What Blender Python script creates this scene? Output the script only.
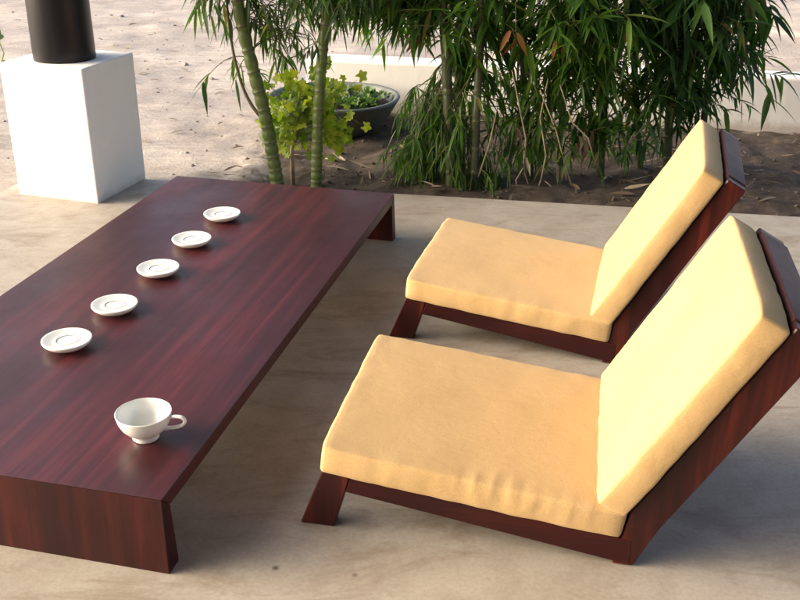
import bpy, bmesh, math, random
from math import sin, cos, pi, radians, tan
from mathutils import Vector, Matrix, noise, Quaternion

random.seed(7)
S = bpy.context.scene
COL = S.collection
for o in list(bpy.data.objects):
    bpy.data.objects.remove(o)

# ------------------------------------------------------------------ camera
CAMH, PITCH, ROLL, FPX = 1.5, 0.4294, 0.0087, 982.3
fw = Vector((0, cos(PITCH), -sin(PITCH)))
rt0 = Vector((1, 0, 0)); up0 = Vector((0, sin(PITCH), cos(PITCH)))
rt = cos(ROLL) * rt0 + sin(ROLL) * up0
up = -sin(ROLL) * rt0 + cos(ROLL) * up0
cd = bpy.data.cameras.new('camera'); cam = bpy.data.objects.new('camera', cd); COL.objects.link(cam)
M = Matrix((rt, up, -fw)).transposed().to_4x4(); M.translation = Vector((0, 0, CAMH))
cam.matrix_world = M
cd.sensor_width = 36; cd.lens = 36 * FPX / 800; cd.clip_end = 600; cd.clip_start = 0.05
S.camera = cam


def at(px, py, Y):
    "a point of the place at distance Y in front of the camera"
    d = fw + (px - 400) / FPX * rt - (py - 300) / FPX * up
    t = Y / d.y
    return Vector((0, 0, CAMH)) + d * t


# ------------------------------------------------------------------ object helpers
def link(name, me, mat=None, parent=None, smooth=False):
    o = bpy.data.objects.new(name, me); COL.objects.link(o)
    if mat is not None:
        for m in (mat if isinstance(mat, (list, tuple)) else [mat]):
            me.materials.append(m)
    if parent is not None:
        o.parent = parent
    if smooth:
        me.polygons.foreach_set('use_smooth', [True] * len(me.polygons))
    return o


def from_data(name, v, f, mat=None, parent=None, smooth=False):
    me = bpy.data.meshes.new(name); me.from_pydata([tuple(p) for p in v], [], f); me.update()
    return link(name, me, mat, parent, smooth)


def from_bm(name, bm, mat=None, parent=None, smooth=False):
    bmesh.ops.recalc_face_normals(bm, faces=bm.faces[:])
    me = bpy.data.meshes.new(name); bm.to_mesh(me); bm.free()
    return link(name, me, mat, parent, smooth)


def empty(name, loc, rz=0.0):
    o = bpy.data.objects.new(name, None); COL.objects.link(o)
    o.location = loc; o.rotation_euler = (0, 0, rz); o.empty_display_size = .1
    return o


def tag(o, label, cat, group=None, kind=None):
    if label: o['label'] = label
    if cat: o['category'] = cat
    if group: o['group'] = group
    if kind: o['kind'] = kind
    return o


def add_hexa(bm, pts):
    "eight corners: bottom loop then top loop"
    v = [bm.verts.new(p) for p in pts]
    for f in ((0, 3, 2, 1), (4, 5, 6, 7), (0, 1, 5, 4), (1, 2, 6, 5), (2, 3, 7, 6), (3, 0, 4, 7)):
        bm.faces.new([v[i] for i in f])


def add_box(bm, x0, x1, y0, y1, z0, z1):
    add_hexa(bm, [(x0, y0, z0), (x1, y0, z0), (x1, y1, z0), (x0, y1, z0), (x0, y0, z1), (x1, y0, z1), (x1, y1, z1), (x0, y1, z1)])


def bevel(bm, w, seg=2):
    bmesh.ops.bevel(bm, geom=bm.edges[:], offset=w, segments=seg, affect='EDGES', profile=.5, clamp_overlap=True)


def add_prism(bm, poly, y0, y1):
    "polygon in x,z pushed along y"
    a = [bm.verts.new((p[0], y0, p[1])) for p in poly]; b = [bm.verts.new((p[0], y1, p[1])) for p in poly]
    n = len(poly)
    bm.faces.new(a); bm.faces.new(b[::-1])
    for i in range(n):
        bm.faces.new((a[i], b[i], b[(i + 1) % n], a[(i + 1) % n]))


def lathe(bm, prof, seg=48, cx=0, cy=0):
    rings = []
    for r, z in prof:
        if r < 1e-6:
            rings.append([bm.verts.new((cx, cy, z))])
        else:
            rings.append([bm.verts.new((cx + r * cos(2 * pi * k / seg), cy + r * sin(2 * pi * k / seg), z)) for k in range(seg)])
    for a, b in zip(rings, rings[1:]):
        for k in range(seg):
            l = (k + 1) % seg
            if len(a) == 1 and len(b) == 1: continue
            if len(a) == 1: bm.faces.new((a[0], b[k], b[l]))
            elif len(b) == 1: bm.faces.new((a[k], a[l], b[0]))
            else: bm.faces.new((a[k], a[l], b[l], b[k]))


def tube(V, F, pts, rad, seg=6, cap=True):
    "append a tube along pts; rad is a number or a list"
    n = len(pts); pts = [Vector(p) for p in pts]
    if not isinstance(rad, (list, tuple)): rad = [rad] * n
    ref = None; base = len(V)
    for i, p in enumerate(pts):
        t = (pts[min(i + 1, n - 1)] - pts[max(i - 1, 0)])
        if t.length < 1e-9: t = Vector((0, 0, 1))
        t.normalize()
        if ref is None:
            ref = t.orthogonal().normalized()
        else:
            ref = (ref - t * ref.dot(t))
            ref = ref.normalized() if ref.length > 1e-6 else t.orthogonal().normalized()
        b = t.cross(ref)
        for k in range(seg):
            a = 2 * pi * k / seg
            V.append(p + (ref * cos(a) + b * sin(a)) * rad[i])
    for i in range(n - 1):
        for k in range(seg):
            l = (k + 1) % seg
            F.append((base + i * seg + k, base + i * seg + l, base + (i + 1) * seg + l, base + (i + 1) * seg + k))
    if cap:
        F.append(tuple(base + k for k in range(seg))[::-1])
        F.append(tuple(base + (n - 1) * seg + k for k in range(seg)))


# ------------------------------------------------------------------ material helpers
class NT:
    def __init__(s, name):
        s.m = bpy.data.materials.new(name); s.m.use_nodes = True
        s.t = s.m.node_tree; s.t.nodes.clear()
        s.out = s.n('ShaderNodeOutputMaterial'); s.p = s.n('ShaderNodeBsdfPrincipled')
        s.l(s.p.outputs[0], s.out.inputs[0])

    def n(s, typ, **kw):
        x = s.t.nodes.new(typ)
        for k, v in kw.items(): setattr(x, k, v)
        return x

    def l(s, a, b): s.t.links.new(a, b)

    def coord(s, scale=(1, 1, 1), rot=(0, 0, 0), which='Object', loc=(0, 0, 0)):
        c = s.n('ShaderNodeTexCoord'); mp = s.n('ShaderNodeMapping')
        mp.inputs['Scale'].default_value = scale; mp.inputs['Rotation'].default_value = rot; mp.inputs['Location'].default_value = loc
        s.l(c.outputs[which], mp.inputs['Vector']); return mp.outputs[0]

    def noise(s, vec, scale=5, detail=6, rough=.6, dist=0):
        x = s.n('ShaderNodeTexNoise'); s.l(vec, x.inputs['Vector'])
        x.inputs['Scale'].default_value = scale; x.inputs['Detail'].default_value = detail
        x.inputs['Roughness'].default_value = rough; x.inputs['Distortion'].default_value = dist
        return x.outputs['Fac']

    def ramp(s, fac, stops):
        r = s.n('ShaderNodeValToRGB'); e = r.color_ramp.elements
        while len(e) < len(stops): e.new(.5)
        for i, (p, c) in enumerate(stops):
            e[i].position = p
            e[i].color = (c, c, c, 1) if isinstance(c, (int, float)) else (*c, 1)
        s.l(fac, r.inputs[0]); return r.outputs[0]

    def mix(s, fac, a, b, mode='MIX'):
        x = s.n('ShaderNodeMix', data_type='RGBA', blend_type=mode)
        for i, v in ((0, fac), (6, a), (7, b)):
            if isinstance(v, (int, float)): x.inputs[i].default_value = v
            elif isinstance(v, tuple): x.inputs[i].default_value = (*v, 1)
            else: s.l(v, x.inputs[i])
        return x.outputs[2]

    def math(s, op, a, b=0.0, clamp=False):
        x = s.n('ShaderNodeMath', operation=op); x.use_clamp = clamp
        for i, v in ((0, a), (1, b)):
            if isinstance(v, (int, float)): x.inputs[i].default_value = v
            else: s.l(v, x.inputs[i])
        return x.outputs[0]

    def bump(s, h, strength=.3, dist=.01, prev=None):
        b = s.n('ShaderNodeBump'); b.inputs['Strength'].default_value = strength; b.inputs['Distance'].default_value = dist
        s.l(h, b.inputs['Height'])
        if prev is not None: s.l(prev, b.inputs['Normal'])
        return b.outputs[0]

    def set(s, **kw):
        names = {'color': 'Base Color', 'rough': 'Roughness', 'normal': 'Normal', 'spec': 'Specular IOR Level', 'coat': 'Coat Weight',
                 'coatr': 'Coat Roughness', 'sheen': 'Sheen Weight', 'sheenr': 'Sheen Roughness'}
        for k, v in kw.items():
            i = s.p.inputs[names[k]]
            if isinstance(v, (int, float)): i.default_value = v
            elif isinstance(v, tuple): i.default_value = (*v, 1)
            else: s.l(v, i)
        return s.m


def mat_wood(name, dark, mid, light, rough=.3, along='x', scale=1.0, coat=.35, specks=True):
    t = NT(name)
    st = {'x': (1.2, 26, 26), 'y': (26, 1.2, 26), 'z': (26, 26, 1.2)}[along]
    v = t.coord(tuple(a * scale for a in st))
    lo = t.coord((2.2, 2.2, 2.2))
    g = t.noise(v, 1.0, 8, .65, .4)
    fine = t.noise(t.coord(tuple(a * scale * 4.5 for a in st)), 1.0, 5, .7)
    big = t.noise(t.coord(tuple(max(.9, a * .16) for a in st)), 1.0, 3, .5, .3)
    c = t.ramp(g, [(.25, dark), (.5, mid), (.78, light)])
    c = t.mix(t.ramp(big, [(.38, 0.0), (.62, .75)]), c, dark)
    c = t.mix(t.ramp(fine, [(.55, 0.0), (.72, .5)]), c, dark)
    if specks:
        sp = t.noise(t.coord((1, 1, 1)), 160, 2, .5)
        c = t.mix(t.ramp(sp, [(.71, 0.0), (.78, .45)]), c, light)
    r = t.ramp(t.noise(lo, 2.0, 6, .65), [(.3, rough - .07), (.7, rough + .12)])
    n = t.bump(fine, .12, .002)
    n = t.bump(t.noise(lo, 3.5, 2, .5), .06, .01, n)
    return t.set(color=c, rough=r, normal=n, coat=coat, coatr=.22)


def mat_plain(name, col, rough=.5, var=.12, scale=14, bump=.1, coat=0.0, bscale=60):
    t = NT(name)
    v = t.coord()
    f = t.noise(v, scale, 6, .6)
    c = t.mix(t.ramp(f, [(.3, 0.0), (.7, 1.0)]), tuple(a * (1 - var) for a in col), tuple(min(1, a * (1 + var)) for a in col))
    return t.set(color=c, rough=rough, normal=t.bump(t.noise(v, bscale, 4, .6), bump, .004), coat=coat, coatr=.1)


def mat_leaf(name, cols, trans=.35, rough=.42, veins=True):
    t = NT(name)
    g = t.n('ShaderNodeNewGeometry')
    c = t.ramp(g.outputs['Random Per Island'], cols)
    f = t.noise(t.coord(), 9, 3, .6)
    c = t.mix(t.ramp(f, [(.35, 0.0), (.7, .45)]), c, t.mix(1.0, c, (.55, .62, .35), 'MULTIPLY'))
    t.set(color=c, rough=rough, spec=.45)
    tr = t.n('ShaderNodeBsdfTranslucent'); t.l(t.mix(1.0, c, (1.3, 1.5, .6), 'MULTIPLY'), tr.inputs[0])
    ms = t.n('ShaderNodeMixShader'); ms.inputs[0].default_value = trans
    t.l(t.p.outputs[0], ms.inputs[1]); t.l(tr.outputs[0], ms.inputs[2]); t.l(ms.outputs[0], t.out.inputs[0])
    return t.m


W_D, W_M, W_L = (.014, .003, .0035), (.040, .005, .005), (.105, .019, .013)
M_top = mat_wood('mahogany_top', (.022, .003, .006), (.068, .0085, .0135), (.135, .021, .025), .40, 'y', coat=.05)
M_top.node_tree.nodes['Principled BSDF'].inputs['Specular IOR Level'].default_value = .5
M_leg = mat_wood('mahogany_panel', (.008, .0015, .002), (.045, .0055, .0055), (.105, .015, .010), .4, 'z', .7, coat=.1)
M_rail = mat_wood('chair_wood', W_D, W_M, (.085, .011, .008), .42, 'x', coat=.08)
M_back = mat_wood('chair_back_wood', W_D, (.05, .008, .006), (.16, .024, .011), .42, 'z', coat=.1)
for m_ in (M_leg, M_rail, M_back): m_.node_tree.nodes['Principled BSDF'].inputs['Specular IOR Level'].default_value = .28
M_cross = mat_wood('chair_cross_wood', (.04, .008, .007), (.12, .03, .024), (.24, .075, .055), .55, 'y', coat=.0)
M_cross.node_tree.nodes['Principled BSDF'].inputs['Specular IOR Level'].default_value = .5


def mat_cloth():
    t = NT('yellow_canvas')
    v = t.coord()
    f = t.noise(v, 6, 5, .6)
    c = t.mix(t.ramp(f, [(.3, 0.0), (.7, 1.0)]), (.575, .405, .19), (.625, .44, .215))
    c = t.mix(t.ramp(t.noise(v, 1.7, 3, .5), [(.4, 0.0), (.75, .35)]), c, (.635, .45, .23))
    w1 = t.n('ShaderNodeTexWave', wave_type='BANDS', bands_direction='X'); w1.inputs['Scale'].default_value = 150; t.l(v, w1.inputs['Vector'])
    w2 = t.n('ShaderNodeTexWave', wave_type='BANDS', bands_direction='Y'); w2.inputs['Scale'].default_value = 150; t.l(v, w2.inputs['Vector'])
    wv = t.math('ADD', w1.outputs[1], w2.outputs[1])
    n = t.bump(wv, .16, .001)
    n = t.bump(t.noise(v, 22, 4, .55, .5), .22, .006, n)
    th = t.noise(t.coord((1, 1, 1)), 260, 3, .8)
    c = t.mix(t.ramp(th, [(.4, .34), (.6, 0.0)]), c, (.42, .25, .10))
    n = t.bump(th, .25, .0012, n)
    return t.set(color=c, rough=.9, normal=n, spec=.15, sheen=.15, sheenr=.5)


M_cloth = mat_cloth()
M_seam = mat_plain('yellow_piping', (.70, .43, .14), .85, .1, 20, .1)


def mat_porcelain():
    t = NT('white_porcelain')
    f = t.noise(t.coord(), 12, 3, .5)
    c = t.mix(f, (.80, .84, .82), (.86, .88, .86))
    return t.set(color=c, rough=.22, coat=.1, coatr=.06)


M_china = mat_porcelain()
M_ring = mat_plain('grey_well_shade', (.22, .25, .24), .25, .1)  # shade of the saucer well's edge, put in as a grey colour


def mat_floor():
    t = NT('patio_concrete')
    v = t.coord()
    big = t.noise(v, 1.3, 6, .6, .6)
    c = t.ramp(big, [(.25, (.36, .325, .275)), (.5, (.455, .42, .365)), (.75, (.52, .485, .435))])
    mid = t.noise(v, 7, 7, .68, .3)
    c = t.mix(t.ramp(mid, [(.42, .0), (.75, .55)]), c, (.27, .22, .17))
    st = t.noise(t.coord((1, 2.6, 1), (0, 0, .5)), 2.4, 8, .72, 1.2)
    c = t.mix(t.ramp(st, [(.5, 0.0), (.66, .62)]), c, (.24, .185, .13))
    fn = t.noise(v, 90, 4, .7)
    c = t.mix(t.ramp(fn, [(.35, .25), (.6, 0.0)]), c, (.2, .16, .12))
    vo = t.n('ShaderNodeTexVoronoi'); vo.inputs['Scale'].default_value = 7; t.l(v, vo.inputs['Vector'])
    gate = t.ramp(t.noise(v, 9, 1, .5), [(.47, 0.0), (.51, 1.0)])
    sp = t.math('MULTIPLY', t.ramp(vo.outputs['Distance'], [(.03, 1.0), (.08, 0.0)]), gate)
    c = t.mix(t.math('MULTIPLY', sp, .8), c, (.06, .045, .035))
    r = t.ramp(mid, [(.3, .42), (.7, .62)])
    n = t.bump(t.noise(v, 45, 6, .7), .12, .004)
    n = t.bump(big, .1, .02, n)
    return t.set(color=c, rough=r, normal=n, spec=.4)


def mat_ground():
    t = NT('sand_and_soil')
    v = t.coord()
    a = t.noise(v, 2.2, 8, .68, .5)
    sand = t.ramp(a, [(.28, (.42, .37, .33)), (.5, (.56, .51, .46)), (.75, (.66, .61, .56))])
    rk = t.noise(t.coord((1.2, 7, 1), (0, 0, .25)), 2.5, 7, .7, .8)
    sand = t.mix(t.ramp(rk, [(.42, .0), (.7, .55)]), sand, (.28, .235, .21))
    gp = t.noise(v, .9, 5, .6, .8)
    sand = t.mix(t.ramp(gp, [(.42, .0), (.6, .6)]), sand, (.30, .275, .262))
    peb = t.noise(v, 60, 5, .75)
    sand = t.mix(t.ramp(peb, [(.3, .5), (.5, 0.0)]), sand, (.15, .11, .09))
    soil = t.ramp(t.noise(v, 12, 8, .72, .4), [(.3, (.045, .035, .029)), (.55, (.105, .084, .069)), (.8, (.19, .157, .13))])
    soil = t.mix(t.ramp(t.noise(v, 75, 4, .7), [(.6, 0.0), (.75, .5)]), soil, (.17, .13, .10))
    at_ = t.n('ShaderNodeAttribute', attribute_name='soil')
    k = t.math('ADD', at_.outputs['Fac'], t.math('MULTIPLY', t.math('SUBTRACT', t.noise(v, 5, 6, .7), .5), 1.1))
    c = t.mix(t.ramp(k, [(.35, 0.0), (.62, 1.0)]), sand, soil)
    n = t.bump(t.noise(v, 26, 8, .75), .55, .03)
    n = t.bump(rk, .35, .04, n)
    return t.set(color=c, rough=.95, normal=n, spec=.15)


def mat_white(name, col=(.78, .78, .77), dirt=.25, grad=None):
    t = NT(name)
    v = t.coord()
    f = t.noise(v, 3.5, 7, .65, .4)
    c = t.mix(t.ramp(f, [(.45, 0.0), (.85, dirt)]), col, tuple(a * .7 for a in col))
    st = t.noise(t.coord((9, 9, 1.1)), 1.5, 5, .6)
    c = t.mix(t.ramp(st, [(.55, 0.0), (.8, dirt * .8)]), c, (.5, .47, .43))
    # splashed mud along the foot
    sx = t.n('ShaderNodeSeparateXYZ'); t.l(v, sx.inputs[0])
    h = t.math('ADD', sx.outputs[2], t.math('MULTIPLY', t.noise(v, 14, 5, .7), -.10))
    c = t.mix(t.ramp(t.math('ADD', h, .5), [(.43, .6), (.485, 0.0)]), c, (.38, .31, .25))
    n = t.bump(t.noise(v, 38, 6, .65), .18, .006)
    n = t.bump(t.noise(v, 5, 3, .5), .12, .02, n)
    return t.set(color=c, rough=.75, normal=n, spec=.25)


def mat_black():
    t = NT('black_paint')
    v = t.coord((14, 14, 1.2))
    f = t.noise(v, 1.5, 6, .6)
    c = t.mix(f, (.006, .006, .009), (.016, .015, .019))
    return t.set(color=c, rough=t.ramp(f, [(.3, .3), (.7, .45)]), normal=t.bump(f, .1, .004), spec=.3)


def mat_culm(name, a, b, cdark):
    t = NT(name)
    v = t.coord()
    at_ = t.n('ShaderNodeAttribute', attribute_name='node')
    f = t.noise(t.coord((30, 30, 2)), 1.0, 6, .65)
    c = t.mix(t.ramp(f, [(.3, 0.0), (.7, 1.0)]), a, b)
    c = t.mix(t.ramp(t.noise(v, 11, 5, .7), [(.52, 0.0), (.75, .7)]), c, cdark)
    c = t.mix(t.ramp(at_.outputs['Fac'], [(.35, 0.0), (.9, .6)]), c, (.15, .16, .075))
    c = t.mix(t.ramp(at_.outputs['Fac'], [(.86, 0.0), (.97, .8)]), c, (.035, .04, .02))
    return t.set(color=c, rough=.42, normal=t.bump(f, .12, .003), spec=.4)


M_floor, M_ground = mat_floor(), mat_ground()
M_plinth = mat_white('whitewash_plinth', (.86, .86, .85), .12)
M_wall = mat_white('whitewash_wall', (.85, .85, .84), .22)
M_black = mat_black()
M_culm = mat_culm('green_culm', (.065, .10, .022), (.13, .175, .05), (.03, .045, .015))
M_culmd = mat_culm('dark_culm', (.035, .045, .022), (.08, .09, .045), (.015, .018, .012))
M_twig = mat_plain('twig_bark', (.12, .11, .055), .7, .3, 20, .2)
M_dry = mat_plain('dry_sheath', (.42, .33, .22), .8, .3, 20, .3)
G1 = [(.0, (.03, .075, .016)), (.35, (.055, .135, .022)), (.7, (.085, .185, .034)), (.93, (.16, .27, .04)), (1.0, (.22, .19, .07))]
G2 = [(.0, (.022, .06, .017)), (.4, (.042, .11, .024)), (.75, (.07, .155, .034)), (.95, (.075, .14, .03)), (1.0, (.2, .13, .055))]
G3 = [(.0, (.035, .075, .026)), (.4, (.055, .115, .04)), (.75, (.085, .15, .05)), (.95, (.13, .2, .05)), (1.0, (.26, .22, .09))]
M_leafA, M_leafB, M_leafC = mat_leaf('bamboo_leaf', G1, .55), mat_leaf('bamboo_leaf_dark', G2, .5), mat_leaf('bamboo_leaf_light', G3, .4)
M_lime = mat_leaf('lime_leaf', [(.0, (.16, .27, .025)), (.5, (.32, .42, .035)), (1.0, (.55, .58, .06))], .45, .5)
M_herb = mat_leaf('herb_leaf', [(.0, (.04, .085, .025)), (.5, (.075, .15, .045)), (1.0, (.14, .22, .08))], .35, .5)
M_dryleaf = mat_leaf('dry_leaf', [(.0, (.10, .065, .045)), (.4, (.2, .14, .095)), (.75, (.33, .26, .19)), (1.0, (.5, .42, .33))], .15, .8)
M_rust = mat_leaf('rusty_leaf', [(.0, (.16, .05, .02)), (.5, (.28, .1, .04)), (1.0, (.45, .2, .08))], .3, .7)
M_pot = mat_plain('dark_stone_pot', (.11, .13, .118), .6, .35, 9, .3)
M_potsoil = mat_plain('pot_soil', (.05, .035, .025), .95, .3, 30, .5)
M_roof = mat_wood('roof_boards', (.02, .012, .008), (.05, .03, .018), (.09, .055, .03), .7, 'y', .4, coat=0.0)

# ------------------------------------------------------------------ the setting
EDGE = -.153                                    # direction of the patio's back edge
ex, ey = Vector((cos(EDGE), sin(EDGE), 0)), Vector((-sin(EDGE), cos(EDGE), 0))
E0 = Vector((-.024, 4.513, 0))                  # a point on that edge


def edge_dist(x, y):                            # how far beyond the patio's back edge
    return (Vector((x, y, 0)) - E0).dot(ey)


corner = E0 + ex * (-1.84); corner = Vector((-1.845, 4.79, 0))
ldir = Vector((.215, .977, 0))
pb = [corner - ldir * 9.5, corner, E0 + ex * 9, E0 + ex * 9 - ldir * 10]
bm = bmesh.new()
add_hexa(bm, [(p.x, p.y, -.4) for p in pb[::-1]] + [(p.x, p.y, 0) for p in pb[::-1]])
bevel(bm, .008, 2)
patio = from_bm('patio_floor', bm, M_floor); tag(patio, None, None, kind='structure')

BED = -.035


def ground_z(x, y):
    d = edge_dist(x, y)
    z = -.05 + .022 * noise.noise(Vector((x * 1.1, y * 1.1, 3))) + .012 * noise.noise(Vector((x * 4, y * 4, 7)))
    if d > -.1 and x > -1.3:
        k = max(0, min(1, (x + 1.3) / .5)) * max(0, min(1, (d + .05) / .2)) * max(0, min(1, (1.9 - d) / .4))
        z += k * (.018 + .03 * noise.noise(Vector((x * 7, y * 7, 1))) + .022 * abs(noise.noise(Vector((x * 17, y * 17, 2)))))
    else:
        k = max(0, min(1, (d + .1)))
        z += .012 * noise.noise(Vector((x * 2.5 + y, y * 9, 5)))
    return z


def soft(lo, hi, n):
    return [lo + (hi - lo) * i / n for i in range(n + 1)]


gx = [-300, -120, -50, -24, -14, -9, -6.5] + soft(-5, 4, 200) + [5, 6.5, 9, 14, 24, 50, 120, 300]
gy = [-300, -120, -50, -20, -8, -2, 2, 3.4] + soft(3.8, 7.2, 110) + soft(7.3, 12, 50) + [13, 15, 19, 26, 50, 120, 300]
V, F, soilv = [], [], []
for y in gy:
    for x in gx:
        near = -5 <= x <= 4 and 3.8 <= y <= 12
        V.append((x, y, ground_z(x, y) if near else -.05))
        d = edge_dist(x, y)
        s = min(1, max(0, (x + 1.0) / .5)) * min(1, max(0, (2.1 - d) / .7)) if d > -.5 else 0
        soilv.append(s)
nx = len(gx)
for j in range(len(gy) - 1):
    for i in range(nx - 1):
        F.append((j * nx + i, j * nx + i + 1, (j + 1) * nx + i + 1, (j + 1) * nx + i))
ground = from_data('ground', V, F, M_ground, smooth=True); tag(ground, None, None, kind='structure')
a = ground.data.attributes.new('soil', 'FLOAT', 'POINT'); a.data.foreach_set('value', soilv)

# low white garden wall beyond the bamboo
wp = Vector((2.397, 5.85, 0))
bm = bmesh.new()
add_box(bm, -3.05, 4.5, 0, .2, -.25, .29)
bevel(bm, .018, 3)
bmesh.ops.subdivide_edges(bm, edges=[e for e in bm.edges if e.calc_length() > 1], cuts=40)
for v in bm.verts:
    v.co.z += .006 * noise.noise(v.co * 2.3) if v.co.z > 0 else 0
    v.co.y += .005 * noise.noise(v.co * 1.9 + Vector((5, 0, 0)))
gw = from_bm('garden_wall', bm, M_wall); gw.location = wp; gw.rotation_euler.z = EDGE
tag(gw, 'low whitewashed garden wall running behind the bamboo and the stone bowl', 'wall')

bm = bmesh.new(); add_box(bm, 0, 7, 0, .25, -.2, 1.7); bevel(bm, .02, 2)
hw = from_bm('boundary_wall', bm, M_wall); hw.location = (3.78, 9.3, 0); hw.rotation_euler.z = -.1
tag(hw, 'tall pale wall far beyond the bamboo at the right edge', 'wall')

# plinth and black column
PYAW = -.2999
pl = empty('plinth', (-1.4004, 4.3182, 0), PYAW)
bm = bmesh.new(); add_box(bm, -.4298, 0, 0, .4198, -.02, .6188); bevel(bm, .006, 2)
for v in bm.verts:
    v.co += Vector((noise.noise(v.co * 9), noise.noise(v.co * 9 + Vector((3, 1, 2))), 0)) * .002
bpy.data.objects.remove(pl)
pl = from_bm('plinth', bm, M_plinth); pl.location = (-1.4004, 4.3182, 0); pl.rotation_euler.z = PYAW
tag(pl, 'square whitewashed plinth at the patio corner under the black column', 'plinth')
pc = Vector((-1.4004, 4.3182, 0)) + Matrix.Rotation(PYAW, 3, 'Z') @ Vector((-.215, .19, 0))
bm = bmesh.new()
lathe(bm, [(0, .619), (.1375, .619), (.139, .63), (.137, .9), (.131, 1.6), (.122, 3.3), (0, 3.3)], 56, 0, 0)
co = from_bm('column', bm, M_black, smooth=True); co.location = (pc.x, pc.y, 0)
tag(co, 'round black wooden column standing on the white plinth', 'column')
co.data.set_sharp_from_angle(angle=radians(40))

# pavilion roof carried by the column (above the frame, it keeps the patio in shade)
rf = empty('pavilion_roof', (0, 0, 3.3))
rp = [corner + ldir * -.02 + Vector((-.42, 0, 0)), E0 + ex * 4.4 + ldir * -.02, E0 + ex * 4.4 - ldir * 10, corner - ldir * 9.5 + Vector((-.42, 0, 0))]
bm = bmesh.new(); add_hexa(bm, [(p.x, p.y, .15) for p in rp[::-1]] + [(p.x, p.y, .27) for p in rp[::-1]])
from_bm('boarding', bm, M_roof, rf)
for k in range(2):
    bm = bmesh.new()
    if k == 0:
        A, B = corner + ex * -.1 + ldir * -.2, E0 + ex * 4.3 - ldir * .25
    else:
        A, B = corner + Vector((.28, -.5, 0)), corner - ldir * 9.3 + Vector((.28, 0, 0))
    d = (B - A).normalized(); n = Vector((-d.y, d.x, 0)) * .07
    q = [A - n, B - n, B + n, A + n]
    add_hexa(bm, [(p.x, p.y, 0) for p in q] + [(p.x, p.y, .149) for p in q])
    from_bm('beam', bm, M_roof, rf)
tag(rf, 'dark boarded pavilion roof carried by the black column', 'roof')

# added unseen wall behind the viewer: blocks light from behind, tinted for warm bounce
A, B = corner - ldir * 6.6 + ex * .3, E0 + ex * 4.5 - ldir * 6.6
d = (B - A).normalized(); n = Vector((-d.y, d.x, 0)) * .1
bm = bmesh.new(); q = [A - n, B - n, B + n, A + n]
add_hexa(bm, [(p.x, p.y, .002) for p in q] + [(p.x, p.y, 3.44) for p in q])
block_wall = from_bm('light_block_wall', bm, mat_plain('warm_bounce_tint', (.45, .29, .16), .8, .1, 5, .2)); tag(block_wall, 'added wall out of view behind the viewer, blocking light and bouncing it warm', 'wall')

# ------------------------------------------------------------------ the long table
TH, TW, TL = .197, .9772, 2.19
tb = empty('low_table', (-.5209, 1.7779, 0), -.2268)
K = .038


def yprism(bm, poly, x0, x1):
    "polygon in y,z pushed along x"
    a = [bm.verts.new((x0, p[0], p[1])) for p in poly]; b = [bm.verts.new((x1, p[0], p[1])) for p in poly]
    bm.faces.new(a); bm.faces.new(b[::-1])
    for i in range(len(poly)):
        l = (i + 1) % len(poly); bm.faces.new((a[i], b[i], b[l], a[l]))


bm = bmesh.new(); yprism(bm, [(.0006, TH), (TL - .0006, TH), (TL - K - .0006, TH - K), (K + .0006, TH - K)], -TW, 0); bevel(bm, .0012, 1)
from_bm('tabletop', bm, M_top, tb)
for m in (0, 1):
    g = (lambda y: y) if m == 0 else (lambda y: TL - y)
    bm = bmesh.new(); yprism(bm, [(g(0), TH - .0008), (g(K), TH - K - .0008), (g(K + .004), 0), (g(-.010), 0)], -TW, 0)
    for v in bm.verts:
        if v.co.z < .01: v.co.x += .005 if v.co.x > -.1 else -.005
    bevel(bm, .0015, 1)
    from_bm('leg_panel', bm, M_leg, tb)
tag(tb, 'long low dark red wooden table with solid panel legs, holding the saucers and teacup', 'table')

# saucers and cup
SAU = [(0, .003), (.027, .002), (.030, .0), (.036, .0), (.042, .0015), (.058, .0085), (.0685, .018), (.0708, .0235), (.0704, .0258), (.0685, .0266), (.064, .0258),
       (.052, .0222), (.041, .0203), (.036, .0203), (.0335, .0214), (.0315, .0213), (.0295, .0203), (.026, .0200), (.0, .0198)]


def make_saucer():
    bm = bmesh.new(); lathe(bm, SAU, 64)
    o = from_bm('saucer', bm, M_china, smooth=True)
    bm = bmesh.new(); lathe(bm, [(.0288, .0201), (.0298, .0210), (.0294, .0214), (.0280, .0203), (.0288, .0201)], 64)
    from_bm('well_shade_line', bm, M_ring, o, smooth=True)  # thin dark ring standing in for the shaded well edge
    return o


sl = ['white saucer nearest the teacup, closest of the five to the camera', 'white saucer second nearest the camera in the row of five',
      'white saucer in the middle of the row of five', 'white saucer second from the far end of the row of five',
      'white saucer farthest from the camera, nearest the bamboo']
spots = [(-.96, 2.54), (-.888, 2.782), (-.82, 3.074), (-.761, 3.347), (-.697, 3.619)]
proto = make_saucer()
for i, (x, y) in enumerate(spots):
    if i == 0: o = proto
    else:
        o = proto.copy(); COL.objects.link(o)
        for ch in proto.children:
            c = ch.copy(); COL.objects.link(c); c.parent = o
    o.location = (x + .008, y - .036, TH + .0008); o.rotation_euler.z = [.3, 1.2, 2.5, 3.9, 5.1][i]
    tag(o, sl[i], 'saucer', 'white saucers in a row on the table')

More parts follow.
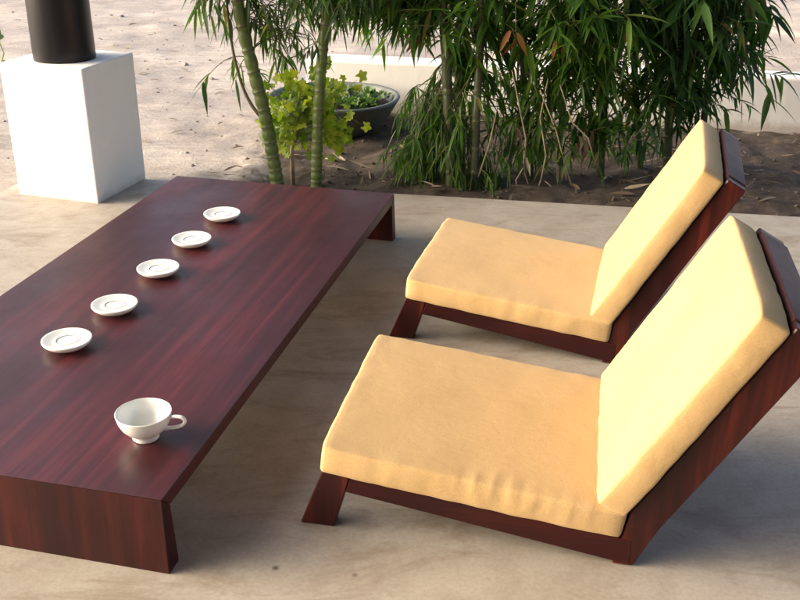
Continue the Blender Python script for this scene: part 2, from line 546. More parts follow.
cup = empty('teacup', (-.614, 2.03, TH + .0008), radians(-8))
bm = bmesh.new()
lathe(bm, [(0, .006), (.024, .004), (.026, 0), (.031, 0), (.0325, .003), (.031, .009), (.034, .014), (.046, .024), (.056, .036), (.063, .051), (.0668, .068),
           (.0672, .0715), (.0655, .0725), (.0640, .070), (.060, .052), (.053, .037), (.043, .0255), (.030, .0175), (.0, .0150)], 64)
from_bm('bowl', bm, M_china, cup, smooth=True)
V, F = [], []
hp = [Vector((x, 0, z)) for x, z in ((.058, .060), (.078, .0655), (.096, .0650), (.1025, .056), (.096, .0445), (.080, .037), (.050, .0305))]
pts = []
for i in range(len(hp) - 1):
    p0, p1, p2, p3 = hp[max(0, i - 1)], hp[i], hp[i + 1], hp[min(len(hp) - 1, i + 2)]
    for k in range(6):
        t = k / 6
        pts.append(.5 * ((2 * p1) + (p2 - p0) * t + (2 * p0 - 5 * p1 + 4 * p2 - p3) * t * t + (3 * p1 - p0 - 3 * p2 + p3) * t ** 3))
pts.append(hp[-1])
tube(V, F, pts, [.0048] * 3 + [.0042] * (len(pts) - 6) + [.0050] * 3, 12)
for i, p in enumerate(V): V[i] = Vector((p[0], p[1] * 1.35, p[2]))
from_data('handle', V, F, M_china, cup, smooth=True)
tag(cup, 'single white porcelain teacup with a small loop handle at the near end of the table', 'teacup')


# ------------------------------------------------------------------ the lounge chairs
def rounded_slab(lx, ly, lz, r, nx=56, ny=50, nz=11, puff=.012, seed=0, wr=.0022, pulls=()):
    "a stuffed cushion: rounded box, puffed faces, creased sides; centred on x,y, z from 0 to lz"
    V, F, idx = [], [], {}
    hx, hy, hz = lx / 2, ly / 2, lz / 2

    def axis(h, n):
        e = [0, .3 * r, .62 * r, r]
        return [-h + a for a in e] + [(-h + r) + (2 * h - 2 * r) * i / (n - 6) for i in range(1, n - 6)] + [h - a for a in e[::-1]]
    AX, AY, AZ = axis(hx, nx), axis(hy, ny), axis(hz, nz)

    def vert(i, j, k):
        key = (i, j, k)
        if key in idx: return idx[key]
        p = Vector((AX[i], AY[j], AZ[k]))
        c = Vector((max(-hx + r, min(hx - r, p.x)), max(-hy + r, min(hy - r, p.y)), max(-hz + r, min(hz - r, p.z))))
        d = p - c
        if d.length > 1e-7: q = c + d.normalized() * r
        else: q = p
        q = Vector((max(-hx, min(hx, q.x)), max(-hy, min(hy, q.y)), max(-hz, min(hz, q.z))))
        sx, sy = q.x / hx, q.y / hy
        dome = (1 - sx ** 4) * (1 - sy ** 4)
        q.z += (puff * dome if k == nz else (-.2 * puff * dome if k == 0 else 0))
        side = (1 - (q.z / hz) ** 2) * .004
        if abs(d.x) > 1e-7: q.x += math.copysign(side * (1 - sy ** 6), sx)
        if abs(d.y) > 1e-7: q.y += math.copysign(side * (1 - sx ** 6), sy)
        # corners pull in a little
        cr = (abs(sx) ** 10) * (abs(sy) ** 10)
        q.x -= math.copysign(.006 * cr, sx); q.y -= math.copysign(.006 * cr, sy)
        nv = Vector((q.x * 5 + seed, q.y * 5, q.z * 5))
        w = noise.noise(nv) * .0014 + noise.noise(nv * 2.7) * .0008
        edge = max(abs(sx), abs(sy)) ** 8
        w += edge * wr * noise.noise(Vector((q.x * 24 + seed, q.y * 24, q.z * 9)))
        for (ax, amp, fr, lo, hi) in pulls:
            t = sx if ax == 'x' else sy
            o = sy if ax == 'x' else sx
            if lo < t < hi and o < -.8:
                g = sin(pi * (t - lo) / (hi - lo))
                w += amp * g * min(1, max(0, .75 + q.z / hz)) * ((-o - .8) / .2) * sin(fr * t + 9 * q.z + 2.2 * noise.noise(nv * 1.3)) * (.6 + .8 * noise.noise(nv * 2 + Vector((9, 9, 9))))
        nn = d.normalized() if d.length > 1e-7 else Vector((0, 0, 1))
        q += nn * w
        q.z += hz
        idx[key] = len(V); V.append(q); return idx[key]

    for i in range(nx):
        for j in range(ny):
            F.append((vert(i, j, nz), vert(i + 1, j, nz), vert(i + 1, j + 1, nz), vert(i, j + 1, nz)))
            F.append((vert(i, j, 0), vert(i, j + 1, 0), vert(i + 1, j + 1, 0), vert(i + 1, j, 0)))
    for i in range(nx):
        for k in range(nz):
            F.append((vert(i, 0, k), vert(i + 1, 0, k), vert(i + 1, 0, k + 1), vert(i, 0, k + 1)))
            F.append((vert(i, ny, k), vert(i, ny, k + 1), vert(i + 1, ny, k + 1), vert(i + 1, ny, k)))
    for j in range(ny):
        for k in range(nz):
            F.append((vert(0, j, k), vert(0, j, k + 1), vert(0, j + 1, k + 1), vert(0, j + 1, k)))
            F.append((vert(nx, j, k), vert(nx, j + 1, k), vert(nx, j + 1, k + 1), vert(nx, j, k + 1)))
    # seam loops along the upper and lower rim
    loops = []
    for k in (nz, 0):
        ring = [V[idx[(i, 0, k)]] for i in range(nx)] + [V[idx[(nx, j, k)]] for j in range(ny)] + \
               [V[idx[(i, ny, k)]] for i in range(nx, 0, -1)] + [V[idx[(0, j, k)]] for j in range(ny, 0, -1)]
        loops.append(ring + ring[:1])
    return V, F, loops


def make_chair(loc, rz, sw, sd, zf, zr, bl, bx, rec, bt, wt, label, seed, crease=.0032):
    TC = .0762
    ch = empty('lounge_chair', loc, rz)
    slope = math.atan2(zr - zf, sd)
    zb = lambda v: zf - TC + (zr - zf) * v / sd        # top of the rails
    t = .042
    for u0 in (.012, sw - .012 - t):
        bm = bmesh.new()
        zt = zb(.04); zr_ = zb(.06) - .047; add_prism(bm, [(.0795, zb(.0795)), (sd + .02, zb(sd + .02)), (sd + .0215, .010), (sd - .005, .010), (.0365 + .043 * zr_ / zt, zr_)], u0, u0 + t)
        bevel(bm, .003, 1); from_bm('side_rail', bm, M_rail, ch)
        bm = bmesh.new()
        add_prism(bm, [(-.048, 0), (.036, 0), (.079, zb(.079)), (.010, zb(.010))], u0, u0 + t)
        bevel(bm, .003, 1); from_bm('leg', bm, M_back, ch)
        # reclined upright behind the cushion, its foot resting on the floor
        s, c = sin(rec), cos(rec)
        z0 = zf + (zr - zf) * bx / sd
        fx, fz = bx + bt * c + .004, z0 - bt * s
        pt = lambda a, b: (fx + a * s + b * c, fz + a * c - b * s)
        bm = bmesh.new()
        lo = .03
        add_prism(bm, [pt(lo, 0), pt(bl + .008, 0), pt(bl + .008, wt), pt(.03, wt), (sd + .028, .002), (sd - .02, .002), (sd - .005, zb(sd - .005) - .004)], u0 + .001, u0 + t - .001)
        bevel(bm, .003, 1); from_bm('upright', bm, M_back, ch)
    bm = bmesh.new(); add_box(bm, .036, .07, .0122 + t, sw - .0122 - t, zb(.06) - .044, zb(.06) - .004); bevel(bm, .003, 1)
    from_bm('front_rail', bm, M_cross, ch)
    bm = bmesh.new(); add_box(bm, sd - .03, sd + .01, .0122 + t, sw - .0122 - t, .02, zb(sd) - .006); bevel(bm, .003, 1)
    from_bm('rear_rail', bm, M_cross, ch)
    for k in range(6):
        v = .11 + k * .1
        bm = bmesh.new(); add_box(bm, -.03, .03, .0122 + t, sw - .0122 - t, -.016, -.002); bevel(bm, .002, 1)
        o = from_bm('seat_slat', bm, M_cross, ch); o.location = (v, 0, zb(v) - .001); o.rotation_euler.y = -slope
    # top rail and back slats, across the uprights
    for a0, a1, b0, b1, nm in [(bl - .075, bl + .012, .0, wt + .002, 'top_rail')] + [(.05 + .115 * k, .115 + .115 * k, .004, .02, 'back_slat') for k in range(4)]:
        bm = bmesh.new()
        y0, y1 = (.0122 + t, sw - .0122 - t)
        add_hexa(bm, [(*pt(a0, b0)[:1], y0, pt(a0, b0)[1]), (pt(a0, b1)[0], y0, pt(a0, b1)[1]), (pt(a0, b1)[0], y1, pt(a0, b1)[1]), (pt(a0, b0)[0], y1, pt(a0, b0)[1]),
                      (pt(a1, b0)[0], y0, pt(a1, b0)[1]), (pt(a1, b1)[0], y0, pt(a1, b1)[1]), (pt(a1, b1)[0], y1, pt(a1, b1)[1]), (pt(a1, b0)[0], y1, pt(a1, b0)[1])])
        bevel(bm, .004, 2); from_bm(nm, bm, M_cross, ch)
    # cushions
    V, F, loops = rounded_slab(sd, sw, TC - .004, .009, puff=.002, seed=seed, pulls=[('x', crease, 52, -.35, .92)])
    o = from_data('seat_cushion', V, F, M_cloth, ch, smooth=True)
    o.location = (sd / 2, sw / 2, zf - TC + (zr - zf) * .5 + .001); o.rotation_euler.y = -slope
    V, F, loops = rounded_slab(bl, sw, bt, .008, puff=.003, seed=seed + 20)
    o = from_data('back_cushion', V, F, M_cloth, ch, smooth=True)
    # local x runs up the back, local z towards the sitter
    z0 = zf + (zr - zf) * bx / sd
    s, c = sin(rec), cos(rec)
    base = Vector((bx + bt * c, 0, z0 - bt * s)); R = Matrix(((s, 0, -c), (0, 1, 0), (c, 0, s)))
    R = Matrix((Vector((s, 0, c)), Vector((0, 1, 0)), Vector((-c, 0, s)))).transposed()
    mm = R.to_4x4(); mm.translation = base + R @ Vector((bl / 2 + .002, sw / 2, .001))
    o.matrix_local = mm
    tag(ch, label, 'chair', 'low lounge chairs facing the table')
    return ch


make_chair((-.1947, 1.94, 0), -.196, .618, .7203, .2359, .153, .5817, .6486, .5077, .0724, .075, 'yellow cushioned low wooden lounge chair nearest the camera, its back cut off at the right', 3)
make_chair((.0062, 2.9562, 0), -.257, .6299, .6841, .2268, .153, .5847, .6098, .5077, .0724, .062, 'yellow cushioned low wooden lounge chair farther from the camera, beside the bamboo', 11, .0008)


# ------------------------------------------------------------------ bamboo
def leaf(V, F, p, d, L, w, nrm, curl=.25, seg=5):
    "a lance shaped blade with a folded midrib, bending down towards its tip"
    d = d.normalized(); side = d.cross(nrm)
    if side.length < 1e-4: side = d.orthogonal()
    side.normalize(); b = len(V); q = Vector(p)
    for i in range(seg + 1):
        t = i / seg
        ww = w * (sin(pi * min(1, (t * .96 + .04)) ** .62) if i < seg else 0) * .5
        up_ = side.cross(d).normalized()
        if i == seg:
            V.append(q.copy())
        else:
            V.append(q - side * ww + up_ * ww * .35); V.append(q.copy()); V.append(q + side * ww + up_ * ww * .35)
        dd = d + Vector((0, 0, -1)) * curl / seg * (1 + t)
        d = dd.normalized(); q = q + d * (L / seg)
    for i in range(seg - 1):
        for k in (0, 1):
            F.append((b + 3 * i + k, b + 3 * i + k + 1, b + 3 * i + 4 + k, b + 3 * i + 3 + k))
    i = seg - 1
    F.append((b + 3 * i, b + 3 * i + 1, b + 3 * seg)); F.append((b + 3 * i + 1, b + 3 * i + 2, b + 3 * seg))


def rv(a=1.0):
    return Vector((random.uniform(-a, a), random.uniform(-a, a), random.uniform(-a, a)))


def bez(a, b, c, n):
    return [a * (1 - t) ** 2 + b * 2 * t * (1 - t) + c * t * t for t in [i / n for i in range(n + 1)]]


class Plant:
    def __init__(s): s.LV, s.LF, s.TV, s.TF = [], [], [], []

    def spray(s, p, d, length, n, L, droop=.6, curl=.45, wr=.13):
        "one twig with a fan of leaves"
        d = d.normalized()
        e = p + d * length + Vector((0, 0, -length * .35 * droop))
        pts = bez(p, p + d * length * .55, e, 5)
        tube(s.TV, s.TF, pts, [.0022, .002, .0018, .0016, .0013, .001], 4, cap=False)
        az = random.uniform(0, 2 * pi)
        for k in range(n):
            t = .25 + .75 * (k + random.random() * .6) / n
            i = min(4, int(t * 5)); q = pts[i].lerp(pts[i + 1], t * 5 - i) if t < 1 else pts[-1]
            tg = (pts[i + 1] - pts[i]).normalized()
            a = az + k * 2.4 + random.uniform(-.5, .5)
            o = tg.orthogonal().normalized(); o = Quaternion(tg, a) @ o
            dl = tg * random.uniform(.4, .9) + o * random.uniform(.4, 1.0) + Vector((0, 0, -droop * random.uniform(.2, 1.1)))
            ll = L * random.uniform(.6, 1.2)
            leaf(s.LV, s.LF, q, dl, ll, ll * wr * random.uniform(.75, 1.25), Vector((0, 0, 1)) + rv(.5), curl * random.uniform(.3, 1.4))

    def branch(s, a, b, nsp, L, droop=.6, spread=.12, n=(5, 8), wr=.13, rad=.004, start=.35, curl=.4, twl=.14):
        mid = a.lerp(b, .5) + Vector((0, 0, (b - a).length * .22)) + rv(.04)
        pts = bez(a, mid, b, 10)
        tube(s.TV, s.TF, pts, [rad * (1 - .07 * i) for i in range(11)], 5, cap=False)
        for k in range(nsp):
            t = start + (1 - start) * (k + random.random()) / nsp
            i = min(9, int(t * 10)); q = pts[i].lerp(pts[i + 1], t * 10 - i)
            tg = (pts[i + 1] - pts[i]).normalized()
            d = tg * .6 + rv(.75) + Vector((0, 0, -.25 * droop))
            s.spray(q, d, twl * random.uniform(.6, 1.3), random.randint(*n), L, droop, curl, wr)


def culm(name, pts, rad, gap, mat, parent, bulge=.12):
    "a jointed cane; pts is a smooth path"
    P = [Vector(p) for p in pts]
    # resample
    dense = []
    for i in range(len(P) - 1):
        p0, p1, p2, p3 = P[max(0, i - 1)], P[i], P[i + 1], P[min(len(P) - 1, i + 2)]
        for k in range(60):
            t = k / 60
            dense.append(.5 * ((2 * p1) + (p2 - p0) * t + (2 * p0 - 5 * p1 + 4 * p2 - p3) * t * t + (3 * p1 - p0 - 3 * p2 + p3) * t ** 3))
    dense.append(P[-1])
    s = 0; pos = []; total = sum((dense[i + 1] - dense[i]).length for i in range(len(dense) - 1))
    acc = [0]
    for i in range(len(dense) - 1): acc.append(acc[-1] + (dense[i + 1] - dense[i]).length)
    out, rr, nd = [], [], []
    step = .006; m = int(total / step); j = 0
    for q in range(m + 1):
        s = q * step
        while j < len(acc) - 2 and acc[j + 1] < s: j += 1
        f = (s - acc[j]) / max(1e-6, acc[j + 1] - acc[j])
        out.append(dense[j].lerp(dense[j + 1], min(1, f)))
        g = gap * (1 + .5 * min(1, s / 1.0))
        ph = (s / g) % 1.0
        dn = min(ph, 1 - ph) * g                       # distance to the joint
        r0 = rad[0] + (rad[1] - rad[0]) * s / total
        rr.append(r0 * (1 + bulge * (.5 - .5 * cos(2 * pi * ph)) * 1.0 + .13 * math.exp(-(dn / .005) ** 2) - .06 * math.exp(-((dn - .014) / .006) ** 2)))
        nd.append(math.exp(-(dn / .010) ** 2))
    V, F = [], []
    tube(V, F, out, rr, 18)
    o = from_data(name, V, F, mat, parent, smooth=True)
    at_ = o.data.attributes.new('node', 'FLOAT', 'POINT')
    at_.data.foreach_set('value', [nd[i] for i in range(len(out)) for _ in range(18)])
    return out


def finish(p, root, leafmat, twigmat=None):
    from_data('foliage', p.LV, p.LF, leafmat, root, smooth=True)
    if p.TV: tag(from_data('twigs', p.TV, p.TF, twigmat or M_twig, root, smooth=True), None, None, kind='stuff')


def local(root, pts):
    return [Vector(q) - root.location for q in pts]


def sub(p, root):
    for L in (p.LV, p.TV):
        for i in range(len(L)): L[i] = Vector(L[i]) - root.location


def nearest_on(path, z):
    return min(path, key=lambda q: abs(q.z - z))


def fill(p, path, px, py, rx, ry, Y0, Y1, nb, nsp, L, **kw):
    "branches from a cane out to a cloud of points about one stretch of the clump"
    for _ in range(nb):
        L_ = L * random.uniform(.7, 1.0); a = random.uniform(0, 2 * pi); r = math.sqrt(random.random())
        e = at(px + rx * r * cos(a), py + ry * r * sin(a), random.uniform(Y0, Y1))
        if e.z < .03: e.z = .03 + random.random() * .05
        c = random.choice(path) if isinstance(path[0], list) else path
        s = nearest_on(c, max(.05, e.z + random.uniform(-.05, .3)))
        p.branch(s, e, nsp, L_, **kw)


# --- left cane (leans left), right cane (upright)
b1 = at(279, 186, 4.66); b1.z = -.06
path1 = [b1, at(266, 120, 4.68), at(252, 65, 4.70), at(240, 15, 4.72), at(228, -60, 4.74), at(216, -190, 4.8), at(205, -330, 4.9), at(215, -520, 5.05)]
b2 = at(316, 187, 4.68); b2.z = -.06
path2 = [b2, at(318, 120, 4.69), at(322, 60, 4.70), at(328, 0, 4.72), at(338, -100, 4.76), at(352, -260, 4.85), at(375, -480, 5.0)]
# third, thin cane beside the left one
b3 = at(262, 150, 4.85); b3.z = -.06
for nm, pth, rad, lab, blobs in (
    ('bamboo', path1, (.031, .019), 'thick green ringed bamboo cane leaning left behind the far table edge', [
        (285, 8, 55, 30, 4.6, 5.1, 15, 3, .14), (215, -14, 36, 8, 4.6, 4.9, 4, 3, .14), (222, 74, 20, 8, 4.7, 4.9, 2, 2, .16), (222, 0, 22, 24, 4.6, 4.9, 4, 3, .18), (300, 40, 30, 24, 4.7, 5.2, 5, 2, .13)]),
    ('bamboo', path2, (.026, .017), 'upright green ringed bamboo cane right of the leaning one', [
        (352, -20, 30, 24, 4.6, 5.1, 9, 4, .18), (330, -35, 50, 25, 4.6, 5.1, 9, 4, .18), (300, 25, 36, 26, 4.75, 5.2, 5, 2, .13)])):
    root = empty(nm, pth[0])
    out = culm('culm', local(root, pth), rad, .058, M_culm, root)
    wpath = [q + root.location for q in out]
    P = Plant()
    for (px, py, rx, ry, Y0, Y1, nb, nsp, L) in blobs:
        fill(P, wpath, px, py, rx, ry, Y0, Y1, nb, nsp, L, n=(4, 7), droop=.8, wr=.12)
    for _ in range(14):                                   # crown above the frame
        s = random.choice(wpath[len(wpath) // 2:])
        e = s + Vector((random.uniform(-.6, .6), random.uniform(-.3, .5), random.uniform(-.15, .35)))
        P.branch(s, e, 5, .18, n=(5, 8), droop=.8)
    if rad[0] > .03:
        V_, F_ = [], []
        tube(V_, F_, local(root, bez(at(262, 118, 4.68), at(232, 90, 4.74), at(226, -10, 4.75), 12)), [.009 - .0003 * i for i in range(13)], 7); from_data('side_branch', V_, F_, M_twig, root, smooth=True)
    sub(P, root); finish(P, root, M_leafC)
    tag(root, lab, 'bamboo', 'bamboo growing along the patio edge')


def clump(label, canes, blobs, crown, leafmat, extra=None):
    root = empty('bamboo_clump', canes[0][0][0])
    paths = []
    for pts, rad, m in canes:
        out = culm('culm', local(root, pts), rad, .10, m, root, .05)
        paths.append([q + root.location for q in out])
    P = Plant()
    for (px, py, rx, ry, Y0, Y1, nb, nsp, L, kw) in blobs:
        fill(P, paths, px, py, rx, ry, Y0, Y1, nb, nsp, L, **kw)
    for _ in range(crown[0]):
        c = random.choice(paths); s = random.choice(c[len(c) // 3:])
        e = s + Vector((random.uniform(-.65, .65), random.uniform(-.35, .55), random.uniform(-.2, .4)))
        P.branch(s, e, 5, crown[1], n=(6, 9), droop=.8)
    if extra: extra(P)
    sub(P, root); finish(P, root, leafmat)
    tag(root, label, 'bamboo', 'bamboo growing along the patio edge')
    return root, paths


def cane(px, py, Y, tops, z=-.06):
    b = at(px, py, Y); b.z = z
    return [b] + [at(*t) for t in tops]


D = dict(droop=.35, n=(4, 7), wr=.14)
FINE = dict(droop=1.5, n=(7, 10), wr=.085, curl=.8, spread=.1)
clump('bamboo clump with fine drooping green fronds to the right of the stone bowl',
      [(cane(451, 190, 4.72, [(449, 130, 4.74), (446, 60, 4.78), (440, -40, 4.8), (425, -260, 4.9), (405, -500, 5.0)]), (.026, .014), M_culmd),
       (cane(474, 192, 4.70, [(476, 120, 4.75), (480, 50, 4.8), (484, -60, 4.85), (490, -300, 4.95), (500, -520, 5.1)]), (.022, .012), M_culmd),
       (cane(462, 188, 4.85, [(460, 120, 4.9), (458, 40, 4.95), (470, -100, 5.0), (455, -400, 5.1)]), (.02, .01), M_culm)],
      [(390, 2, 52, 28, 4.7, 5.2, 30, 4, .16, D), (440, 8, 40, 34, 4.6, 5.1, 14, 4, .19, D), (500, 15, 34, 40, 4.6, 5.1, 12, 4, .2, D),
       (425, 130, 30, 26, 4.72, 5.1, 9, 4, .17, FINE), (422, 150, 24, 18, 4.72, 4.95, 6, 4, .14, FINE), (470, 90, 42, 50, 4.65, 5.1, 18, 4, .17, D), (424, 100, 20, 20, 4.72, 5.1, 6, 4, .15, FINE), (440, 150, 34, 24, 4.7, 5.0, 10, 4, .15, FINE),
       (470, 160, 30, 16, 4.65, 4.9, 6, 4, .15, FINE)],
      (8, .18), M_leafA)
clump('dense bamboo clump behind the gap between the two lounge chairs and the wall',
      [(cane(560, 182, 4.80, [(562, 120, 4.85), (566, 50, 4.9), (572, -60, 4.95), (590, -300, 5.0), (610, -520, 5.1)]), (.018, .011), M_culmd),
       (cane(600, 178, 4.92, [(604, 110, 4.95), (608, 40, 5.0), (600, -100, 5.0), (590, -400, 5.1)]), (.02, .012), M_culmd),
       (cane(530, 184, 4.9, [(528, 120, 4.9), (522, 40, 4.95), (525, -100, 5.0), (540, -400, 5.05)]), (.017, .01), M_culmd)],
      [(550, 5, 50, 40, 4.55, 5.2, 18, 4, .2, D), (600, 10, 46, 44, 4.55, 5.2, 18, 4, .21, D), (540, 80, 46, 34, 4.65, 5.1, 10, 4, .18, D), (530, 125, 40, 22, 4.7, 5.0, 8, 4, .14, D), (590, 60, 40, 30, 4.6, 5.0, 10, 4, .18, D),
       (610, 82, 46, 34, 4.65, 5.1, 12, 4, .19, D), (600, 130, 36, 16, 4.75, 5.1, 6, 4, .14, D), (530, 140, 26, 14, 4.7, 4.95, 4, 3, .14, FINE)],
      (8, .18), M_leafA)
clump('darkest bamboo clump rising behind the far lounge chair back',
      [(cane(668, 170, 5.0, [(670, 100, 5.0), (676, 30, 5.05), (684, -80, 5.1), (700, -300, 5.1), (720, -520, 5.2)]), (.022, .013), M_culmd),
       (cane(700, 165, 5.1, [(706, 100, 5.1), (716, 20, 5.1), (730, -120, 5.15), (750, -400, 5.2)]), (.018, .011), M_culmd),
       (cane(640, 172, 5.05, [(636, 100, 5.05), (634, 20, 5.1), (640, -150, 5.1), (650, -420, 5.15)]), (.018, .011), M_culmd)],
      [(650, 5, 44, 40, 4.6, 5.3, 13, 4, .22, D), (705, -8, 44, 30, 4.6, 5.3, 14, 4, .22, D), (762, -8, 26, 22, 4.7, 5.3, 12, 4, .22, D), (655, 85, 48, 44, 4.7, 5.2, 14, 4, .2, D), (690, 95, 40, 24, 4.75, 5.2, 10, 4, .17, D),
       (705, 50, 40, 26, 4.7, 5.2, 16, 4, .19, D), (752, 62, 24, 18, 4.75, 5.2, 6, 4, .19, D), (640, 130, 40, 14, 4.75, 5.1, 6, 4, .15, D)],
      (12, .2), M_leafB)

# dry sheaths and dead leaves hanging in the clumps
P = Plant()
for px, py, Y, n, L in ((588, 135, 4.72, 5, .11), (578, 140, 4.7, 4, .1), (524, 160, 4.66, 4, .08), (560, 168, 4.68, 4, .09), (520, 128, 4.72, 3, .1)):
    p = at(px, py, Y)
    for k in range(n):
        leaf(P.LV, P.LF, p + rv(.02), Vector((random.uniform(-.3, .6), random.uniform(-.3, .3), -1)), L * random.uniform(.7, 1.3), .018, Vector((0, -1, 0)) + rv(.5), .2)
root = empty('dead_bamboo', at(540, 196, 4.66)); sub(P, root); finish(P, root, M_dryleaf, M_dry)
for pts in ([(512, 70), (519, 105), (526, 140), (523, 168), (533, 199)], [(548, 78), (540, 118), (546, 155), (541, 180), (533, 200)], [(540, 90), (556, 130), (565, 165), (573, 190)],
            [(497, 110), (489, 145), (480, 172), (470, 196)], [(560, 85), (572, 122), (588, 138), (595, 162)], [(545, 181), (553, 188), (560, 186)], [(523, 168), (516, 180), (519, 197)]):
    V, F = [], []
    tube(V, F, local(root, [at(x, y, 4.66 + .02 * i) for i, (x, y) in enumerate(pts)]), [.0018, .0034, .0042, .0036, .0024][:len(pts)], 6)
    from_data('shoot', V, F, M_dry, root, smooth=True)
tag(root, 'pale dead bamboo shoots with withered leaves at the foot of the clump', 'dead shoots')
for px, py, Y, n, L in ((418, 33, 4.85, 10, .09), (516, 34, 4.62, 3, .13), (556, 44, 4.7, 2, .12), (626, 30, 4.7, 5, .07)):
    P = Plant()
    p = at(px, py, Y); root = empty('withered_branch', p)
    a = p + Vector((0, .05, .25)); tube(P.TV, P.TF, bez(a, a + rv(.05), p, 4), .0025, 4)
    for k in range(n):
        leaf(P.LV, P.LF, p + rv(.03), Vector((random.uniform(-.6, .6), random.uniform(-.3, .3), random.uniform(-1, -.1))), L * random.uniform(.7, 1.2), L * .2, Vector((0, -1, 0)) + rv(.6), .2)
    sub(P, root); finish(P, root, M_rust)
    tag(root, 'rusty brown withered leaves caught among the green bamboo', 'dead branch', 'withered leaves caught in the bamboo')


# ------------------------------------------------------------------ small lime plant
def lobed(V, F, p, d, nrm, size):
    d = d.normalized(); s = d.cross(nrm).normalized(); u = s.cross(d)
    b = len(V); V.append(p + d * size * .45 - u * size * .05)
    n = 22
    for k in range(n):
        a = 2 * pi * k / n
        r = size * .5 * (.82 + .18 * cos(5 * a)) * (1.1 if abs(a - pi) > .5 else .6)
        q = p + d * (size * .45 + r * cos(a)) + s * r * sin(a) + u * (.06 * size * cos(2 * a) + .1 * size * noise.noise(p * 30 + Vector((k, 0, 0))))
        V.append(q)
    for k in range(n): F.append((b, b + 1 + k, b + 1 + (k + 1) % n))


root = empty('lime_shrub', at(293, 183, 4.74)); root.location.z = -.05
V, F, TV, TF, GV, GF = [], [], [], [], [], []
stem = [Vector(root.location), at(292, 150, 4.76), at(298, 118, 4.78), at(304, 95, 4.8)]
tube(TV, TF, stem, [.011, .010, .007, .004], 8)
for k in range(300):
    if k < 190: px, py = random.gauss(306, 18), random.gauss(104, 13)
    elif k < 250: px, py = random.gauss(284, 8), random.gauss(130, 9)
    else: px, py = random.gauss(330, 7), random.gauss(134, 9)
    q = at(px, py, random.uniform(4.72, 4.92))
    s = stem[1].lerp(stem[3], random.random())
    tube(GV, GF, bez(s, s.lerp(q, .5) + Vector((0, 0, .03)), q, 4), .0012, 4, cap=False)
    lobed(V, F, q, (q - s) + rv(.08) + Vector((0, 0, -.03)), Vector((-.3, -.8, 1)) + rv(.5), random.uniform(.03, .065))
V = [v - root.location for v in V]; TV = [v - root.location for v in TV]; GV = [v - root.location for v in GV]
from_data('stalks', GV, GF, mat_plain('green_stalk', (.14, .2, .03), .6, .2), root, smooth=True)
from_data('foliage', V, F, M_lime, root, smooth=True); from_data('stem', TV, TF, M_dry, root, smooth=True)
tag(root, 'small yellow green leafy shrub on a pale stem between the two bamboo canes', 'shrub')

# ------------------------------------------------------------------ stone bowl and its greens
bowl = empty('planter_bowl', (-.405, 5.80, -.05))
bm = bmesh.new()
lathe(bm, [(0, 0), (.2, 0), (.225, .01), (.29, .07), (.34, .12), (.372, .175), (.390, .205), (.396, .216), (.391, .226), (.377, .226), (.366, .218), (.356, .19), (.335, .14), (0, .14)], 72)
for v in bm.verts: v.co += Vector((noise.noise(v.co * 4), noise.noise(v.co * 4 + Vector((4, 0, 0))), noise.noise(v.co * 4 + Vector((0, 4, 0))))) * .004
from_bm('basin', bm, M_pot, bowl, smooth=True)
bm = bmesh.new(); lathe(bm, [(.345, .165), (.25, .175), (.1, .17), (0, .175)], 40)
from_bm('soil_fill', bm, M_potsoil, bowl, smooth=True)
tag(bowl, 'wide dark stone bowl planter in front of the low white wall', 'planter')
V, F = [], []
for _ in range(60):
    a = random.uniform(0, 2 * pi); r = .31 * math.sqrt(random.random())
    c = Vector((r * cos(a), r * sin(a), .0))
    for k in range(random.randint(6, 9)):
        t = random.uniform(0, 2 * pi); d = Vector((cos(t), sin(t), random.uniform(.3, 1.6)))
        q = c + Vector((0, 0, random.uniform(0, .03)))
        lobed(V, F, q + d.normalized() * .012, d, Vector((0, 0, 1)) + rv(.3), random.uniform(.03, .055))
o = from_data('potted_greens', V, F, M_herb, None, smooth=True); o.location = (-.405, 5.80, .128)
tag(o, 'low leafy green plants filling the stone bowl', 'plants', kind='stuff')

# sprig at the left edge, beyond the plinth
root = empty('vine_shoot', (-2.43, 5.62, -.06))
V, F, TV, TF = [], [], [], []
st = bez(Vector((0, 0, 0)), Vector((.02, 0, .5)), Vector((.13, 0, .60)), 10); tube(TV, TF, st, [.006 - .0003 * i for i in range(11)], 6)
loop = [Vector((.10, 0, .55)), Vector((.165, 0, .56)), Vector((.18, 0, .5)), Vector((.15, 0, .43))]
tube(TV, TF, loop, .0035, 6)
for k in range(16):
    q = st[random.randint(3, 10)] + rv(.03)
    lobed(V, F, q, rv(1) + Vector((-.2, 0, .2)), Vector((0, -.6, 1)) + rv(.4), random.uniform(.05, .09))
lobed(V, F, Vector((.12, -.02, .60)), Vector((1, 0, -.1)), Vector((0, -1, .5)), .085)
lobed(V, F, Vector((.11, .0, .64)), Vector((.6, 0, .4)), Vector((0, -1, .5)), .075)
from_data('foliage', V, F, M_herb, root, smooth=True); from_data('stem', TV, TF, M_lime, root, smooth=True)
tag(root, 'thin green shoot with rounded leaves at the left edge beside the plinth', 'plant')

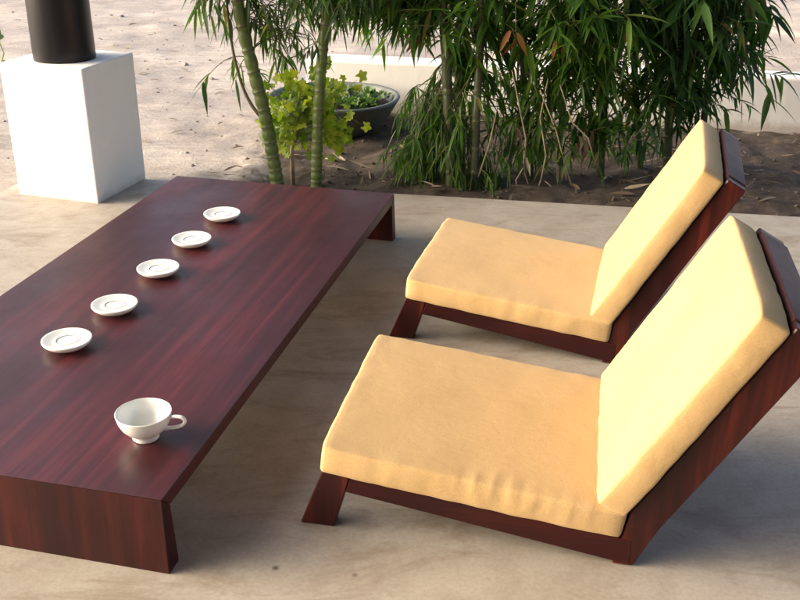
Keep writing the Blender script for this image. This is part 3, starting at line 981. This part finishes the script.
# ------------------------------------------------------------------ litter and clods on the bed
V, F = [], []
for _ in range(260):
    d = random.uniform(.03, 1.5) ** 1.2; u = random.uniform(-1.0, 2.6)
    p = E0 + ex * u + ey * d
    p.z = ground_z(p.x, p.y) + random.uniform(.006, .02)
    a = random.uniform(0, 2 * pi)
    L = random.uniform(.04, .14)
    leaf(V, F, p, Vector((cos(a), sin(a), random.uniform(-.05, .25))), L, L * random.uniform(.1, .22), Vector((0, 0, 1)) + rv(.5), random.uniform(-.1, .25), 4)
for _ in range(120):
    p = Vector((random.uniform(-4, -.6), random.uniform(4.9, 10), 0)); p.z = ground_z(p.x, p.y) + .01
    a = random.uniform(0, 2 * pi); L = random.uniform(.04, .1)
    leaf(V, F, p, Vector((cos(a), sin(a), .1)), L, L * .2, Vector((0, 0, 1)) + rv(.4), .1, 4)
o = from_data('leaf_litter', V, F, M_dryleaf, None, smooth=True); tag(o, 'dry fallen bamboo leaves scattered over the dark soil', 'leaf litter', kind='stuff')
bm = bmesh.new()
for _ in range(330):
    d = random.uniform(.02, 1.45); u = random.uniform(-.55, 2.6)
    p = E0 + ex * u + ey * d; p.z = ground_z(p.x, p.y) + .004
    r = random.uniform(.004, .013) if random.random() < .96 else random.uniform(.013, .02)
    m = bmesh.ops.create_icosphere(bm, subdivisions=1, radius=r, matrix=Matrix.Translation(p) @ Matrix.Rotation(random.random() * 6, 4, 'Z'))
    for v in m['verts']:
        v.co = p + (v.co - p) * (1 + .6 * noise.noise(v.co * 60)) ; v.co.z = p.z + (v.co.z - p.z) * .7
bm2 = bmesh.new()
for _ in range(260):
    p = Vector((random.uniform(-4.5, -.5), random.uniform(4.85, 10.5), 0)); p.z = ground_z(p.x, p.y) + .002
    r_ = random.uniform(.005, .014) if random.random() < .93 else random.uniform(.014, .028)
    m = bmesh.ops.create_icosphere(bm2, subdivisions=1, radius=r_, matrix=Matrix.Translation(p))
    for v in m['verts']:
        v.co = p + (v.co - p) * (1 + .6 * noise.noise(v.co * 50)); v.co.z = p.z + (v.co.z - p.z) * .6
o = from_bm('pebbles', bm2, mat_plain('pebble_stone', (.26, .22, .19), .9, .5, 8, .3)); tag(o, 'small pebbles scattered over the open sandy ground', 'pebbles', kind='stuff')
M_clod = mat_plain('soil_clod', (.10, .078, .062), .95, .35, 25, .5)
o = from_bm('soil_clods', bm, M_clod, smooth=False); tag(o, 'small lumps of dark soil strewn over the planting bed', 'soil clods', kind='stuff')

# ------------------------------------------------------------------ light
SUN_EL, SUN_AZ = radians(18), radians(268)       # azimuth clockwise from +y
w = bpy.data.worlds.new('World'); S.world = w; w.use_nodes = True
nt = w.node_tree; nt.nodes.clear()
out = nt.nodes.new('ShaderNodeOutputWorld'); bg = nt.nodes.new('ShaderNodeBackground'); sky = nt.nodes.new('ShaderNodeTexSky')
sky.sky_type = 'NISHITA'; sky.sun_disc = False; sky.sun_elevation = SUN_EL; sky.sun_rotation = SUN_AZ; sky.dust_density = 7; sky.air_density = .7; sky.ozone_density = .2
bg.inputs['Strength'].default_value = .15
nt.links.new(sky.outputs[0], bg.inputs[0]); nt.links.new(bg.outputs[0], out.inputs[0])
sd_ = bpy.data.lights.new('sun', 'SUN'); sd_.energy = .5; sd_.angle = radians(55); sd_.color = (1, .98, .95)
sun = bpy.data.objects.new('sun', sd_); COL.objects.link(sun)
dirn = Vector((sin(SUN_AZ) * cos(SUN_EL), cos(SUN_AZ) * cos(SUN_EL), sin(SUN_EL)))
sun.rotation_euler = dirn.to_track_quat('Z', 'Y').to_euler()

S.view_settings.view_transform = 'Standard'; S.view_settings.look = 'None'
S.view_settings.gamma = 1; S.view_settings.use_curve_mapping = False
S.view_settings.exposure = 1.68
S.cycles.max_bounces = 10; S.cycles.diffuse_bounces = 5; S.cycles.use_denoising = True
